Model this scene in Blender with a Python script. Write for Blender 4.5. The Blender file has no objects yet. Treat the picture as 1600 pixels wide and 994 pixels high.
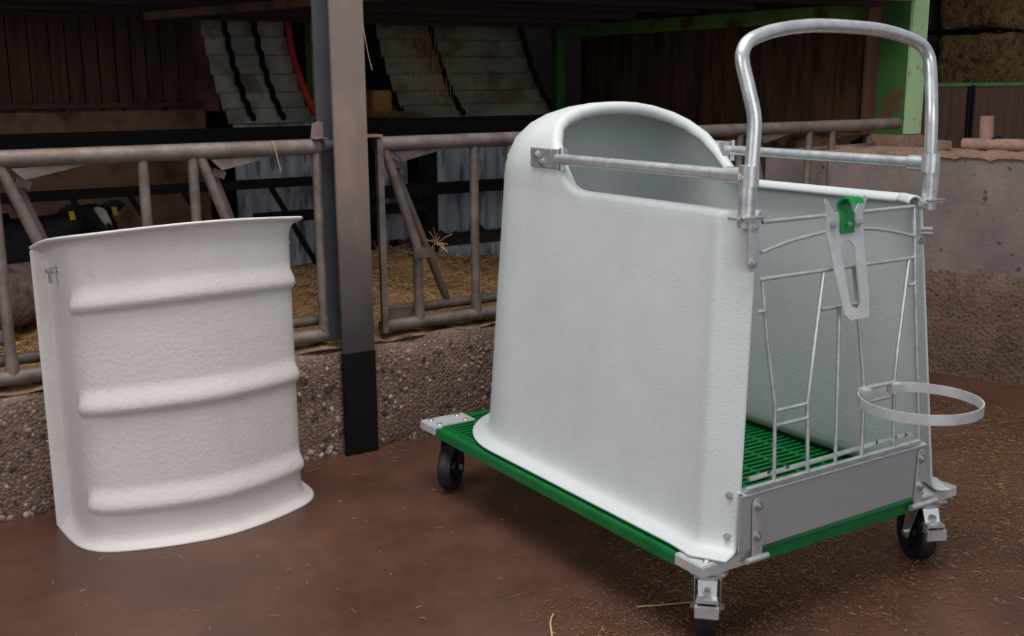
import bpy, bmesh, math, random
from mathutils import Vector, Matrix
random.seed(7)
PI = math.pi
scene = bpy.context.scene
COL = scene.collection

# ------------------------------------------------------------------ camera
F_PX, CAM = 1722.08, Vector((-1.5762, -1.6757, 1.2688))
YAW, PITCH, ROLL = 0.5728, 0.2111, -0.0073
fw = Vector((math.sin(YAW)*math.cos(PITCH), math.cos(YAW)*math.cos(PITCH), -math.sin(PITCH)))
rt = Vector((math.cos(YAW), -math.sin(YAW), 0)); up = rt.cross(fw)
r2 = rt*math.cos(ROLL) + up*math.sin(ROLL); u2 = up*math.cos(ROLL) - rt*math.sin(ROLL)
cd = bpy.data.cameras.new('camera'); cam = bpy.data.objects.new('camera', cd); COL.objects.link(cam)
cd.sensor_width = 36; cd.lens = F_PX/1600*36; cd.clip_start = .05
m = Matrix.Identity(4)
for i in range(3):
    m[i][0] = r2[i]; m[i][1] = u2[i]; m[i][2] = -fw[i]; m[i][3] = CAM[i]
cam.matrix_world = m
scene.camera = cam

# ------------------------------------------------------------------ light
scene.view_settings.view_transform = 'Standard'
scene.view_settings.look = 'None'
scene.view_settings.gamma = 1
scene.view_settings.use_curve_mapping = False
scene.view_settings.exposure = 0.0
W = bpy.data.worlds.new('world'); scene.world = W; W.use_nodes = True
W.node_tree.nodes['Background'].inputs[0].default_value = (.90, .94, 1.0, 1)
W.node_tree.nodes['Background'].inputs[1].default_value = 0.32

def area(name, loc, target, sx, sy, power, col):
    l = bpy.data.lights.new(name, 'AREA'); l.shape = 'RECTANGLE'; l.size = sx; l.size_y = sy
    l.energy = power; l.color = col
    o = bpy.data.objects.new(name, l); COL.objects.link(o); o.location = loc
    o.rotation_euler = (Vector(target)-Vector(loc)).to_track_quat('-Z', 'Y').to_euler()
    return o
# translucent roof strip over the passage; unseen fill lamps added behind the camera and at the left
area('roof_light', (-.5, 0.1, 4.6), (0.2, 0.45, 0), 3.6, 2.0, 190, (1.0, .965, .92))
area('front_fill_light', (-1.6, -7.2, 2.3), (-.2, 1.5, .7), 5.5, 3.2, 125, (.98, .98, 1.0))
area('left_fill_light', (-6.8, -.6, 3.4), (.2, .6, .5), 4.2, 2.6, 120, (1.0, .985, .96))

# ------------------------------------------------------------------ materials
def lin(c):
    return tuple(((v/255)/12.92 if v/255 <= .04045 else ((v/255+.055)/1.055)**2.4) for v in c) + (1,)
MATS = {}
def mat(name, c1, c2=None, rough=.6, metal=0, scale=8, detail=6, bump=0, bscale=None, c3=None, s3=40, t3=(.6, .68), stretch=(1, 1, 1), rvar=0, bdist=.01, spec=.5, ramp=(.35, .65)):
    """procedural: two noise-mixed colours, an optional speckle colour, noise bump"""
    if name in MATS: return MATS[name]
    m = bpy.data.materials.new(name); m.use_nodes = True; nt = m.node_tree; n = nt.nodes; L = nt.links
    b = n['Principled BSDF']; b.inputs['Roughness'].default_value = rough; b.inputs['Metallic'].default_value = metal
    b.inputs['Specular IOR Level'].default_value = spec
    tc = n.new('ShaderNodeTexCoord'); mp = n.new('ShaderNodeMapping'); mp.inputs['Scale'].default_value = stretch
    L.new(tc.outputs['Object'], mp.inputs[0])
    nz = n.new('ShaderNodeTexNoise'); nz.inputs['Scale'].default_value = scale; nz.inputs['Detail'].default_value = detail
    nz.inputs['Roughness'].default_value = .65
    L.new(mp.outputs[0], nz.inputs[0])
    cr = n.new('ShaderNodeValToRGB'); cr.color_ramp.elements[0].position = ramp[0]; cr.color_ramp.elements[1].position = ramp[1]
    cr.color_ramp.elements[0].color = lin(c1); cr.color_ramp.elements[1].color = lin(c2 or c1)
    L.new(nz.outputs[0], cr.inputs[0]); out = cr.outputs[0]
    if c3:
        n3 = n.new('ShaderNodeTexNoise'); n3.inputs['Scale'].default_value = s3; n3.inputs['Detail'].default_value = 3
        L.new(mp.outputs[0], n3.inputs[0])
        r3 = n.new('ShaderNodeValToRGB'); r3.color_ramp.elements[0].position, r3.color_ramp.elements[1].position = t3
        L.new(n3.outputs[0], r3.inputs[0])
        mx = n.new('ShaderNodeMix'); mx.data_type = 'RGBA'; L.new(r3.outputs[0], mx.inputs[0]); L.new(out, mx.inputs[6])
        mx.inputs[7].default_value = lin(c3); out = mx.outputs[2]
    L.new(out, b.inputs['Base Color'])
    if rvar:
        mr = n.new('ShaderNodeMapRange'); mr.inputs[1].default_value = .3; mr.inputs[2].default_value = .7
        mr.inputs[3].default_value = rough-rvar; mr.inputs[4].default_value = rough+rvar
        L.new(nz.outputs[0], mr.inputs[0]); L.new(mr.outputs[0], b.inputs['Roughness'])
    if bump:
        nb = n.new('ShaderNodeTexNoise'); nb.inputs['Scale'].default_value = bscale or scale*4; nb.inputs['Detail'].default_value = 4
        L.new(mp.outputs[0], nb.inputs[0])
        bp = n.new('ShaderNodeBump'); bp.inputs['Strength'].default_value = bump; bp.inputs['Distance'].default_value = bdist
        L.new(nb.outputs[0], bp.inputs['Height']); L.new(bp.outputs[0], b.inputs['Normal'])
    MATS[name] = m
    return m

def aggregate_mat(name, base1, base2, pebble_cols, scale=60, bump=.8):
    m = bpy.data.materials.new(name); m.use_nodes = True; nt = m.node_tree; n = nt.nodes; L = nt.links
    b = n['Principled BSDF']; b.inputs['Roughness'].default_value = .85
    tc = n.new('ShaderNodeTexCoord')
    v = n.new('ShaderNodeTexVoronoi'); v.inputs['Scale'].default_value = scale; L.new(tc.outputs['Object'], v.inputs[0])
    sep = n.new('ShaderNodeSeparateColor'); L.new(v.outputs['Color'], sep.inputs[0])
    cr = n.new('ShaderNodeValToRGB'); cr.color_ramp.interpolation = 'CONSTANT'
    els = cr.color_ramp.elements
    for i, c in enumerate(pebble_cols):
        p = i/len(pebble_cols)
        e = els[i] if i < 2 else els.new(p)
        e.position = p; e.color = lin(c)
    L.new(sep.outputs[0], cr.inputs[0])
    nz = n.new('ShaderNodeTexNoise'); nz.inputs['Scale'].default_value = 7; nz.inputs['Detail'].default_value = 8; L.new(tc.outputs['Object'], nz.inputs[0])
    c2 = n.new('ShaderNodeValToRGB'); c2.color_ramp.elements[0].position = .35; c2.color_ramp.elements[1].position = .65
    c2.color_ramp.elements[0].color = lin(base1); c2.color_ramp.elements[1].color = lin(base2); L.new(nz.outputs[0], c2.inputs[0])
    mr = n.new('ShaderNodeMapRange'); mr.inputs[1].default_value = .28; mr.inputs[2].default_value = .42
    mr.inputs[3].default_value = .75; mr.inputs[4].default_value = 0
    L.new(v.outputs['Distance'], mr.inputs[0])
    mx = n.new('ShaderNodeMix'); mx.data_type = 'RGBA'; L.new(mr.outputs[0], mx.inputs[0]); L.new(c2.outputs[0], mx.inputs[6]); L.new(cr.outputs[0], mx.inputs[7])
    L.new(mx.outputs[2], b.inputs['Base Color'])
    bp = n.new('ShaderNodeBump'); bp.inputs['Strength'].default_value = bump; bp.inputs['Distance'].default_value = .012; bp.invert = True
    L.new(v.outputs['Distance'], bp.inputs['Height']); L.new(bp.outputs[0], b.inputs['Normal'])
    MATS[name] = m
    return m

M_SHELL = mat('white_fibreglass', (194, 200, 202), (202, 208, 210), .48, 0, 5, 6, .3, 170, c3=(180, 184, 184), s3=16, t3=(.74, .86), bdist=.003)
M_LID = mat('white_lid_fibreglass', (206, 199, 198), (213, 207, 205), .5, 0, 5, 6, .45, 80, c3=(200, 192, 189), s3=12, t3=(.68, .8), bdist=.004)
M_GALV = mat('galvanised_steel', (196, 201, 204), (220, 224, 226), .33, .7, 30, 4, .1, 120, bdist=.002, rvar=.06)
M_GALV_DULL = mat('dull_galvanised_sheet', (188, 191, 194), (204, 207, 209), .48, .35, 22, 5, rvar=.06)
M_KICK = mat('grey_kick_plate', (146, 146, 149), (150, 150, 153), .55, .2, 60, 3)
M_GREEN = mat('green_plastic', (4, 96, 46), (8, 112, 52), .4, 0, 14, 5, c3=(60, 130, 86), s3=30, t3=(.72, .80))
M_CLIP = mat('green_clip_plastic', (0, 122, 58), (4, 132, 66), .4, 0, 12)
M_RUBBER = mat('black_rubber', (18, 19, 21), (28, 29, 31), .5, 0, 20)
M_ZINC = mat('zinc_bolt', (190, 196, 200), (220, 224, 226), .25, .9, 30)
M_FENCE = mat('worn_fence_steel', (94, 84, 79), (130, 118, 112), .6, .35, 12, 6, .3, 60, c3=(136, 104, 88), s3=22, t3=(.60, .70), bdist=.003)
M_FENCE_D = mat('dark_fence_steel', (80, 69, 64), (106, 95, 90), .65, .3, 12, 6, .3, 60, c3=(116, 86, 70), s3=22, t3=(.60, .70), bdist=.003)
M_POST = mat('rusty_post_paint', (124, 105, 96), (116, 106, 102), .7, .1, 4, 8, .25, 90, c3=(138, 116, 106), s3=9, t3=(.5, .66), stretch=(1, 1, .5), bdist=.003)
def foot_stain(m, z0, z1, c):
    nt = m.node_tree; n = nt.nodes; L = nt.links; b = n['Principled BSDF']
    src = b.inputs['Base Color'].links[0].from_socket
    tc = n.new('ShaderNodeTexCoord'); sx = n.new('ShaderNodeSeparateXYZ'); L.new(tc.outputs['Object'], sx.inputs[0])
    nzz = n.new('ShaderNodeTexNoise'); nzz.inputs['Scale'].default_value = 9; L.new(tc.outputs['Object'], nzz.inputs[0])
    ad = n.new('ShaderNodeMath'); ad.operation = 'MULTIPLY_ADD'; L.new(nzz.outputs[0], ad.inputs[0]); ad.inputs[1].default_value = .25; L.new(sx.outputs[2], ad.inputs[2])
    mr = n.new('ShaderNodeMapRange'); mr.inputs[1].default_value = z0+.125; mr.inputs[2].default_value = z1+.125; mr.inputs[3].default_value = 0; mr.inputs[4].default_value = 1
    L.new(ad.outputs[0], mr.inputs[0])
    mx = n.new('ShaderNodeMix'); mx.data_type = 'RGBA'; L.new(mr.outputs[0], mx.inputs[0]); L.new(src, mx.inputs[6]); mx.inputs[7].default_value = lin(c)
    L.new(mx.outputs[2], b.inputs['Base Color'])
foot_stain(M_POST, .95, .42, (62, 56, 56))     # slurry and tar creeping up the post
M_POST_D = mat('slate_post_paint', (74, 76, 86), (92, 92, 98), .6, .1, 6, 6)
M_SLEEVE = mat('black_tar_paint', (9, 8, 8), (20, 18, 17), .75, 0, 5, 8, .3, 60, stretch=(1, 1, .4), bdist=.003, spec=.2)
M_FLOOR = mat('wet_brown_concrete', (74, 49, 40), (100, 68, 55), .42, 0, 2.2, 10, .35, 60, c3=(70, 50, 42), s3=5, t3=(.45, .85), rvar=.10, bdist=.004, spec=.38)
M_KERB = aggregate_mat('exposed_aggregate', (94, 74, 64), (128, 104, 92), [(120, 96, 84), (146, 126, 114), (74, 56, 48), (104, 82, 72), (58, 48, 44), (160, 142, 130), (112, 84, 66), (176, 160, 150), (64, 50, 42)], 96, .5)
M_KERBTOP = mat('dirty_kerb_top', (126, 96, 72), (160, 124, 98), .9, 0, 6, 8, .6, 40, c3=(70, 54, 36), s3=10, t3=(.5, .65), bdist=.01)
M_WALLTOP = mat('upper_concrete', (106, 93, 91), (125, 112, 109), .85, 0, 5, 9, .5, 45, c3=(70, 58, 54), s3=26, t3=(.66, .73), bdist=.006)
M_CRUST = mat('orange_dust_crust', (132, 102, 88), (160, 128, 112), .9, 0, 12, 8, .8, 30, bdist=.01)
M_WOOD_D = mat('dark_barn_board', (84, 62, 48), (124, 94, 74), .85, 0, 3, 8, .4, 30, stretch=(6, 6, .6), bdist=.006)
M_WOOD_R = mat('stained_board', (70, 52, 38), (112, 78, 52), .85, 0, 2, 8, .4, 30, c3=(50, 38, 30), s3=3, t3=(.5, .65), stretch=(4, 4, .7), bdist=.006)
M_WOOD_RED = mat('red_brown_board', (78, 50, 42), (98, 66, 54), .8, 0, 3, 8, .3, 30, stretch=(6, 6, .5), bdist=.005)
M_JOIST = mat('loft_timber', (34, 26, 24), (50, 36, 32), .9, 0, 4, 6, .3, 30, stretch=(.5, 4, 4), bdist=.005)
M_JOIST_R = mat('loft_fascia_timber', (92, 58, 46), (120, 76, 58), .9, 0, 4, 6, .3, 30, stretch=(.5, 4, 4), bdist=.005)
M_BROWNWALL = mat('brown_stained_wall', (150, 112, 90), (192, 150, 124), .9, 0, 3, 9, .4, 40, c3=(116, 86, 68), s3=4, t3=(.5, .65))
M_BLACKSTEEL = mat('black_steel', (12, 11, 12), (22, 20, 20), .7, .1, 12, spec=.2)
M_ZSHEET = mat('blue_grey_zinc_sheet', (134, 144, 156), (176, 184, 194), .6, .2, 9, 8, .2, 60, c3=(92, 98, 106), s3=14, t3=(.52, .66), stretch=(1.6, 1, .4), bdist=.003)
M_CORR = mat('grey_corrugated_sheet', (120, 117, 108), (156, 152, 142), .75, .1, 5, 8, .3, 30, c3=(96, 82, 66), s3=6, t3=(.52, .68))
M_CORR_G = mat('mossy_corrugated_sheet', (92, 98, 80), (124, 128, 106), .75, .1, 4, 8, .3, 30, c3=(92, 74, 54), s3=6, t3=(.52, .66))
M_RED = mat('red_paint', (168, 44, 42), (186, 60, 54), .5, 0, 9, c3=(120, 60, 46), s3=20, t3=(.6, .7))
M_GPAINT = mat('green_frame_paint', (58, 108, 50), (78, 128, 64), .6, 0, 5, 8, c3=(120, 92, 62), s3=9, t3=(.60, .66))
M_GPAINT_LIT = mat('lit_green_frame_paint', (150, 190, 140), (168, 200, 150), .6, 0, 5, 8, c3=(176, 142, 110), s3=12, t3=(.60, .64))  # frame paint paled to stand for light on the column's front
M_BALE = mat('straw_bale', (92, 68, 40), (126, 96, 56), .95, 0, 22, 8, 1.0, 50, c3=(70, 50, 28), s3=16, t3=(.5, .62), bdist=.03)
M_BALE_D = mat('dark_shaded_straw', (42, 32, 23), (58, 45, 31), .95, 0, 22, 8, 1.0, 50, c3=(44, 34, 24), s3=16, t3=(.5, .62), bdist=.03)  # bale straw with shade put into its colour; also the old trough straw
M_STRAWBED = mat('straw_bed', (138, 102, 68), (174, 134, 94), .95, 0, 6, 9, 1.0, 45, c3=(110, 80, 46), s3=12, t3=(.5, .64), bdist=.02)
M_STRAW1 = mat('pale_straw', (176, 142, 100), (200, 168, 126), .8, 0, 3)
M_STRAW2 = mat('brown_straw', (128, 94, 56), (158, 116, 70), .85, 0, 3)
M_CRUMB = mat('dark_litter', (72, 52, 40), (118, 90, 70), .95, 0, 60)
M_PEB = [mat('pebble_tan', (142, 114, 98), (162, 138, 122), .7, 0, 20), mat('pebble_dark', (58, 48, 44), (78, 64, 58), .7, 0, 20), mat('pebble_pale', (168, 152, 142), (186, 170, 160), .7, 0, 20)]
M_COWB = mat('black_cow_hide', (18, 18, 22), (30, 30, 36), .7, 0, 2.2, 2, .3, 60)
M_COWP = mat('pied_cow_hide', (20, 20, 24), (214, 190, 178), .75, 0, 1.6, 2, .3, 60, ramp=(.56, .58))
M_COWW = mat('white_cow_hide', (216, 196, 182), (228, 210, 198), .75, 0, 8, 4, .3, 60)
M_TAG = mat('yellow_tag', (226, 196, 30), (234, 206, 44), .5, 0, 9)
M_BROWNHIDE = mat('brown_cow_hide', (104, 72, 50), (128, 92, 66), .8, 0, 8, 4, .3, 60)

# ------------------------------------------------------------------ mesh helpers
class MB:
    def __init__(s): s.v = []; s.f = []
    def add(s, vs, fs):
        o = len(s.v); s.v += [tuple(v) for v in vs]; s.f += [tuple(i+o for i in f) for f in fs]; return s
    def box(s, lo, hi, rot=None, piv=None):
        (a, b, c), (d, e, f) = lo, hi
        vs = [Vector(p) for p in ((a, b, c), (d, b, c), (d, e, c), (a, e, c), (a, b, f), (d, b, f), (d, e, f), (a, e, f))]
        if rot is not None:
            pv = Vector(piv) if piv else sum(vs, Vector())/8
            vs = [pv+rot@(v-pv) for v in vs]
        return s.add(vs, [(0, 3, 2, 1), (4, 5, 6, 7), (0, 1, 5, 4), (1, 2, 6, 5), (2, 3, 7, 6), (3, 0, 4, 7)])
    def beam(s, p, q, w, h, upv=(0, 0, 1)):
        """box section from p to q; w sideways, h along upv"""
        p = Vector(p); q = Vector(q); d = (q-p).normalized(); u = Vector(upv); sd = d.cross(u).normalized(); u = sd.cross(d)
        vs = []
        for c in (p, q):
            for a, b in ((-1, -1), (1, -1), (1, 1), (-1, 1)): vs.append(c+sd*a*w/2+u*b*h/2)
        return s.add(vs, [(0, 3, 2, 1), (4, 5, 6, 7), (0, 1, 5, 4), (1, 2, 6, 5), (2, 3, 7, 6), (3, 0, 4, 7)])
    def tube(s, path, r, n=12, closed=False, caps=True, flat=None):
        P = [Vector(p) for p in path]; N = len(P); rs = r if isinstance(r, (list, tuple)) else [r]*N
        vs = []; fs = []; ref = None
        for i in range(N):
            if closed: t = P[(i+1) % N]-P[i-1]
            else: t = P[min(i+1, N-1)]-P[max(i-1, 0)]
            t.normalize()
            if ref is None:
                ref = Vector((0, 0, 1)) if abs(t.z) < .8 else Vector((1, 0, 0))
            a = (ref-t*ref.dot(t)).normalized(); b = t.cross(a); ref = a
            for k in range(n):
                an = 2*PI*k/n; vs.append(P[i]+(a*math.cos(an)+b*math.sin(an))*rs[i])
        M = N if closed else N-1
        for i in range(M):
            for k in range(n):
                a0 = i*n+k; a1 = i*n+(k+1) % n; j = (i+1) % N
                fs.append((a0, a1, j*n+(k+1) % n, j*n+k))
        if caps and not closed:
            fs.append(tuple(reversed(range(n)))); fs.append(tuple(range((N-1)*n, N*n)))
        return s.add(vs, fs)
    def cyl(s, p, q, r, n=16): return s.tube([p, q], r, n)
    def prism(s, poly, vec):
        n = len(poly); v = Vector(vec); P = [Vector(p) for p in poly]
        vs = P+[p+v for p in P]
        fs = [tuple(reversed(range(n))), tuple(range(n, 2*n))]+[(i, (i+1) % n, (i+1) % n+n, i+n) for i in range(n)]
        return s.add(vs, fs)
    def lathe(s, prof, n, origin, axis, ref):
        """prof: (radius, along axis) closed loop"""
        ax = Vector(axis).normalized(); a = Vector(ref).normalized(); b = ax.cross(a); o = Vector(origin)
        K = len(prof); vs = []; fs = []
        for i in range(n):
            an = 2*PI*i/n; d = a*math.cos(an)+b*math.sin(an)
            for (r, h) in prof: vs.append(o+d*r+ax*h)
        for i in range(n):
            j = (i+1) % n
            for k in range(K):
                l = (k+1) % K; fs.append((i*K+k, i*K+l, j*K+l, j*K+k))
        return s.add(vs, fs)
    def build(s, name, material, parent=None, sharp=38, bevel=0, fix=True):
        me = bpy.data.meshes.new(name); bm = bmesh.new()
        V = [bm.verts.new(v) for v in s.v]
        for f in s.f:
            try: bm.faces.new([V[i] for i in f])
            except ValueError: pass
        if fix: bmesh.ops.recalc_face_normals(bm, faces=bm.faces)
        if bevel: bmesh.ops.bevel(bm, geom=list(bm.edges), offset=bevel, segments=2, affect='EDGES', clamp_overlap=True)
        an = math.radians(sharp)
        for e in bm.edges:
            if len(e.link_faces) == 2: e.smooth = e.calc_face_angle(0) < an
        for f in bm.faces: f.smooth = True
        bm.to_mesh(me); bm.free()
        me.materials.append(material)
        return link(bpy.data.objects.new(name, me), parent)

def link(o, parent=None):
    COL.objects.link(o)
    if parent is not None:
        o.parent = parent
        if parent.type == 'EMPTY' and parent.get('_abs'): o.location = -Vector(parent.location)
    return o
def tag(o, label=None, cat=None, group=None, kind=None):
    if label: o['label'] = label
    if cat: o['category'] = cat
    if group: o['group'] = group
    if kind: o['kind'] = kind
    return o
def thing(name, loc, label, cat, group=None, local=False, rotz=0):
    """Empty at the thing's base; parts are given in world coordinates unless local"""
    o = bpy.data.objects.new(name, None); COL.objects.link(o); o.location = loc; o.empty_display_size = .1
    o.rotation_euler = (0, 0, rotz)
    if not local: o['_abs'] = 1
    return tag(o, label, cat, group)
def catmull(P, k=8, closed=False):
    P = [Vector(p) for p in P]; n = len(P); out = []
    for i in range(n if closed else n-1):
        g = (lambda j: P[j % n]) if closed else (lambda j: P[min(max(j, 0), n-1)])
        a, b, c, d = g(i-1), g(i), g(i+1), g(i+2)
        for j in range(k):
            t = j/k
            out.append(.5*((2*b)+(c-a)*t+(2*a-5*b+4*c-d)*t*t+(3*b-a-3*c+d)*t**3))
    if not closed: out.append(P[-1])
    return out
def interp(tab, x):
    if x <= tab[0][0]: return tab[0][1]
    for (a, b), (c, d) in zip(tab, tab[1:]):
        if x <= c: return b+(d-b)*(x-a)/(c-a)
    return tab[-1][1]
def bolt(p, nrm, r=.009, parent=None, name='bolt'):
    p = Vector(p); nv = Vector(nrm).normalized()
    b = MB(); b.tube([p, p+nv*.002], r*1.2, 14); b.tube([p+nv*.0015, p+nv*.0065], r*.8, 6); b.tube([p+nv*.006, p+nv*.010], r*.4, 8)
    return b.build(name, M_ZINC, parent)

# ------------------------------------------------------------------ the setting
def grid_mesh(name, x0, x1, y0, y1, nx, ny, zf, material, parent=None):
    b = MB(); vs = []; fs = []
    for j in range(ny+1):
        for i in range(nx+1):
            x = x0+(x1-x0)*i/nx; y = y0+(y1-y0)*j/ny; vs.append((x, y, zf(x, y)))
    for j in range(ny):
        for i in range(nx):
            a = j*(nx+1)+i; fs.append((a, a+1, a+nx+2, a+nx+1))
    b.add(vs, fs); return b.build(name, material, parent, fix=False)
def nz(x, y): return math.sin(x*5.1+1.3*math.sin(y*4.3))*math.cos(y*6.7+math.sin(x*3.9))
floor = tag(grid_mesh('floor', -6, 8, -6, 2.1, 4, 4, lambda x, y: 0, M_FLOOR), kind='structure')

# kerb below the feed fence (exposed aggregate, uneven face)
KY = 1.735
b = MB(); vs = []; fs = []; NX = 160; prof = [(0, 0), (-.004, .06), (0, .14), (.003, .22), (.006, .30), (.02, .355), (.05, .375), (.30, .372), (.30, 0)]
for i in range(NX+1):
    x = -4+i*(6.42/NX)
    for k, (dy, z) in enumerate(prof):
        j = .006*nz(x*3+k, z*9+x) if 0 < k < 7 else 0
        vs.append((x, KY+dy+j, z+(.006*nz(x*2, k) if 4 < k < 8 else 0)))
K = len(prof)
for i in range(NX):
    for k in range(K-1): fs.append((i*K+k, i*K+k+1, (i+1)*K+k+1, (i+1)*K+k))
b.add(vs, fs); kerb = tag(b.build('feed_kerb', M_KERB), kind='structure')
b = MB(); vs = []; fs = []
for i in range(NX+1):
    x = -4+i*(6.42/NX)
    for k, (dy, z) in enumerate([(.035+.02*nz(x*4, 2), .374), (.10, .386), (.2, .388), (.32, .384)]):
        vs.append((x, KY+dy, z+.006*nz(x*7, k*3)))
for i in range(NX):
    for k in range(3): fs.append((i*4+k, i*4+k+1, (i+1)*4+k+1, (i+1)*4+k))
b.add(vs, fs); b.build('dirt_cap', M_KERBTOP, kerb)
# pebbles standing proud of the kerb face: real geometry, three tones
def ico():
    bm = bmesh.new(); bmesh.ops.create_icosphere(bm, subdivisions=1, radius=1)
    v = [x.co.copy() for x in bm.verts]; f = [tuple(q.index for q in fc.verts) for fc in bm.faces]; bm.free(); return v, f
IV, IF = ico()
pb = [MB(), MB(), MB()]
for i in range(1500):
    x = random.uniform(-1.5, 1.6); z = .33*random.random()**1.5+.005; s = random.uniform(.004, .0105)*(1.15-z)
    rz = random.random()*6
    M = Matrix.Rotation(rz, 3, 'Y')
    k = random.choice((0, 0, 1, 1, 2))
    pb[k].add([M@Vector((v.x*s*1.25, v.y*s*.6, v.z*s))+Vector((x, KY+.001, z)) for v in IV], IF)
for k in range(3): tag(pb[k].build('pebbles', M_PEB[k], kerb), kind='stuff')

# right-hand concrete wall with dusty crust on top
P0, P1, P2 = Vector((2.80, .47, 0)), Vector((2.375, 1.86, 0)), Vector((2.30, 2.10, 0))
NRM = Vector(((P1-P0).y, -(P1-P0).x, 0)).normalized()*-1
th = Vector((.36, .11, 0))
b = MB(); b.prism([P0, P1, P1+th, P0+th], (0, 0, .945)); b.prism([P1, P2, P2+Vector((.9, .1, 0)), P1+th], (0, 0, .945))
wall_r = tag(b.build('wall_right', M_WALLTOP), kind='structure')
b = MB(); vs = []; fs = []; n = 40     # rough worn aggregate band along the foot of the wall
for i in range(n+1):
    p = P0.lerp(P1, i/n)
    zt = .46+.012*nz(i*.5, 1)
    for k, (o, z) in enumerate(((.012, 0), (.014, .15), (.011, .32), (.008, zt-.01), (0, zt))):
        q = p+(-th).normalized()*(o+.003*nz(i*.9, k)); vs.append((q.x, q.y, z))
for i in range(n):
    for k in range(4): fs.append((i*5+k, i*5+k+1, (i+1)*5+k+1, (i+1)*5+k))
b.add(vs, fs); b.build('worn_band', aggregate_mat('dark_aggregate', (84, 66, 56), (112, 90, 78), [(92, 70, 52), (58, 46, 40), (120, 96, 80), (48, 40, 36), (128, 92, 60), (76, 60, 50)], 64, .45), wall_r)
b = MB(); vs = []; fs = []; n = 60
for i in range(n+1):
    p = P0.lerp(P1, i/n)
    q0 = p+(-th).normalized()*.012
    dz = .001+.014*max(0, nz(i*.8, 3))
    for o, z in ((q0, .945-dz), (q0, .955), (p+th*.3, .962+.01*nz(i, 1)), (p+th*1.0, .958)):
        vs.append((o.x, o.y, z))
for i in range(n):
    for k in range(3): fs.append((i*4+k, i*4+k+1, (i+1)*4+k+1, (i+1)*4+k))
b.add(vs, fs); b.build('dust_crust', M_CRUST, wall_r)

# boarded partition beyond the wall, below the green beam
wall_b = MB(); wall_b.box((3.34, 2.40, .0), (3.40, 5.0, 1.72))
boards_r = tag(wall_b.build('wall_side', M_WOOD_D), kind='structure')
y = 2.42; i = 0
while y < 4.85:
    w = random.uniform(.15, .23)
    bb = MB(); o = random.uniform(0, .012); bb.box((3.29-o, y, .985), (3.34, min(y+w-.006, 4.86), 1.70)); bb.build('board', M_WOOD_R, boards_r)
    y += w
bb = MB(); vs = []; fs = []
for i in range(41):
    yy = 2.3+2.6*i/40
    vs += [(3.10, yy, .90), (3.12, yy, .945+.012*nz(yy*6, 1)), (3.22, yy, .975+.012*nz(yy*9, 2)), (3.33, yy, .99)]
for i in range(40):
    for k in range(3): fs.append((i*4+k, i*4+k+1, i*4+k+5, i*4+k+4))
bb.add(vs, fs); bb.build('ledge_dirt', mat('ledge_debris', (110, 76, 52), (150, 104, 72), .95, 0, 9, 8, .8, 30, c3=(60, 44, 32), s3=8, t3=(.45, .6)), boards_r)
bb = MB(); bb.box((3.11, 2.3, .3), (3.34, 4.95, .92)); bb.build('sill_wall', M_WALLTOP, boards_r)

# pen floor with straw bed
def bedz(x, y):
    z = .345+.02*nz(x*2, y*2)+.012*nz(x*6+2, y*5)
    z += .10*math.exp(-((x-.95)**2/.06+(y-3.25)**2/.10))
    z += .06*math.exp(-((x-.2)**2/.3+(y-3.1)**2/.15))
    return z
tag(grid_mesh('pen_floor', -6, 6, 2.0, 9.2, 150, 90, bedz, M_STRAWBED), kind='structure')

# far walls of the shed
w_back = MB(); w_back.box((-7, 7.6, 0), (13, 7.75, 4.2)); tag(w_back.build('wall_back', mat('black_barn_board', (24, 19, 16), (38, 30, 25), .95, 0, 3, 6)), kind='structure')
w_left = MB(); w_left.box((-6.2, 2.0, 0), (-6.05, 7.8, 4.2)); tag(w_left.build('wall_left', M_WOOD_D), kind='structure')  # unseen side wall, added to keep outside light out of the pens
# brown lower wall with boarded upper part behind the rack, left
wl = MB(); wl.box((-3.2, 5.25, .2), (.62, 5.40, 1.115)); wl.box((-3.2, 5.36, 1.1), (.75, 5.40, 2.2))
wall_far = tag(wl.build('wall_far', M_BROWNWALL), kind='structure')
x = -3.1
while x < .56:
    w = random.uniform(.085, .115)
    bb = MB(); bb.box((x, 5.33-random.uniform(0, .012), 1.16), (x+w-.008, 5.36, 2.15)); bb.build('board', M_WOOD_D, wall_far); x += w
bb = MB(); bb.box((-3.2, 5.20, 1.135), (.6, 5.36, 1.165)); bb.build('ledge_rail', M_WOOD_D, wall_far)
bb = MB()
x = -3.0
while x < .4:
    w = random.uniform(.05, .12); bb = MB(); bb.box((x, 5.24, 1.115), (x+w, 5.36, 1.136-random.uniform(0, .008)))
    if random.random() < .3: bb.build('packing_block', M_WOOD_D, wall_far)
    x += w+.03

# loft over the pens
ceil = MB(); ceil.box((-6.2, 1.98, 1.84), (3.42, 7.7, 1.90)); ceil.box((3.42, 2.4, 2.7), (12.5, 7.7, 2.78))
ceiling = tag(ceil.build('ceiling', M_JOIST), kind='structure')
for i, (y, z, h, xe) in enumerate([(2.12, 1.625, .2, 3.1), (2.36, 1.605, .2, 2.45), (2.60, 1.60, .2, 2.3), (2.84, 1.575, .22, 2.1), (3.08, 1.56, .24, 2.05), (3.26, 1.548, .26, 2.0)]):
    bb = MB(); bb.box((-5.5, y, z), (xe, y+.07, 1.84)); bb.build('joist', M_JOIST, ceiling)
bb = MB(); bb.box((.9, 1.93, 1.638), (3.06, 1.985, 1.9)); bb.build('fascia_board', M_JOIST_R, ceiling)
bb = MB(); bb.beam((-.32, 2.95, 1.535), (.36, 2.16, 1.59), .05, .03); bb.build('loose_batten', M_WOOD_R, ceiling)

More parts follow.
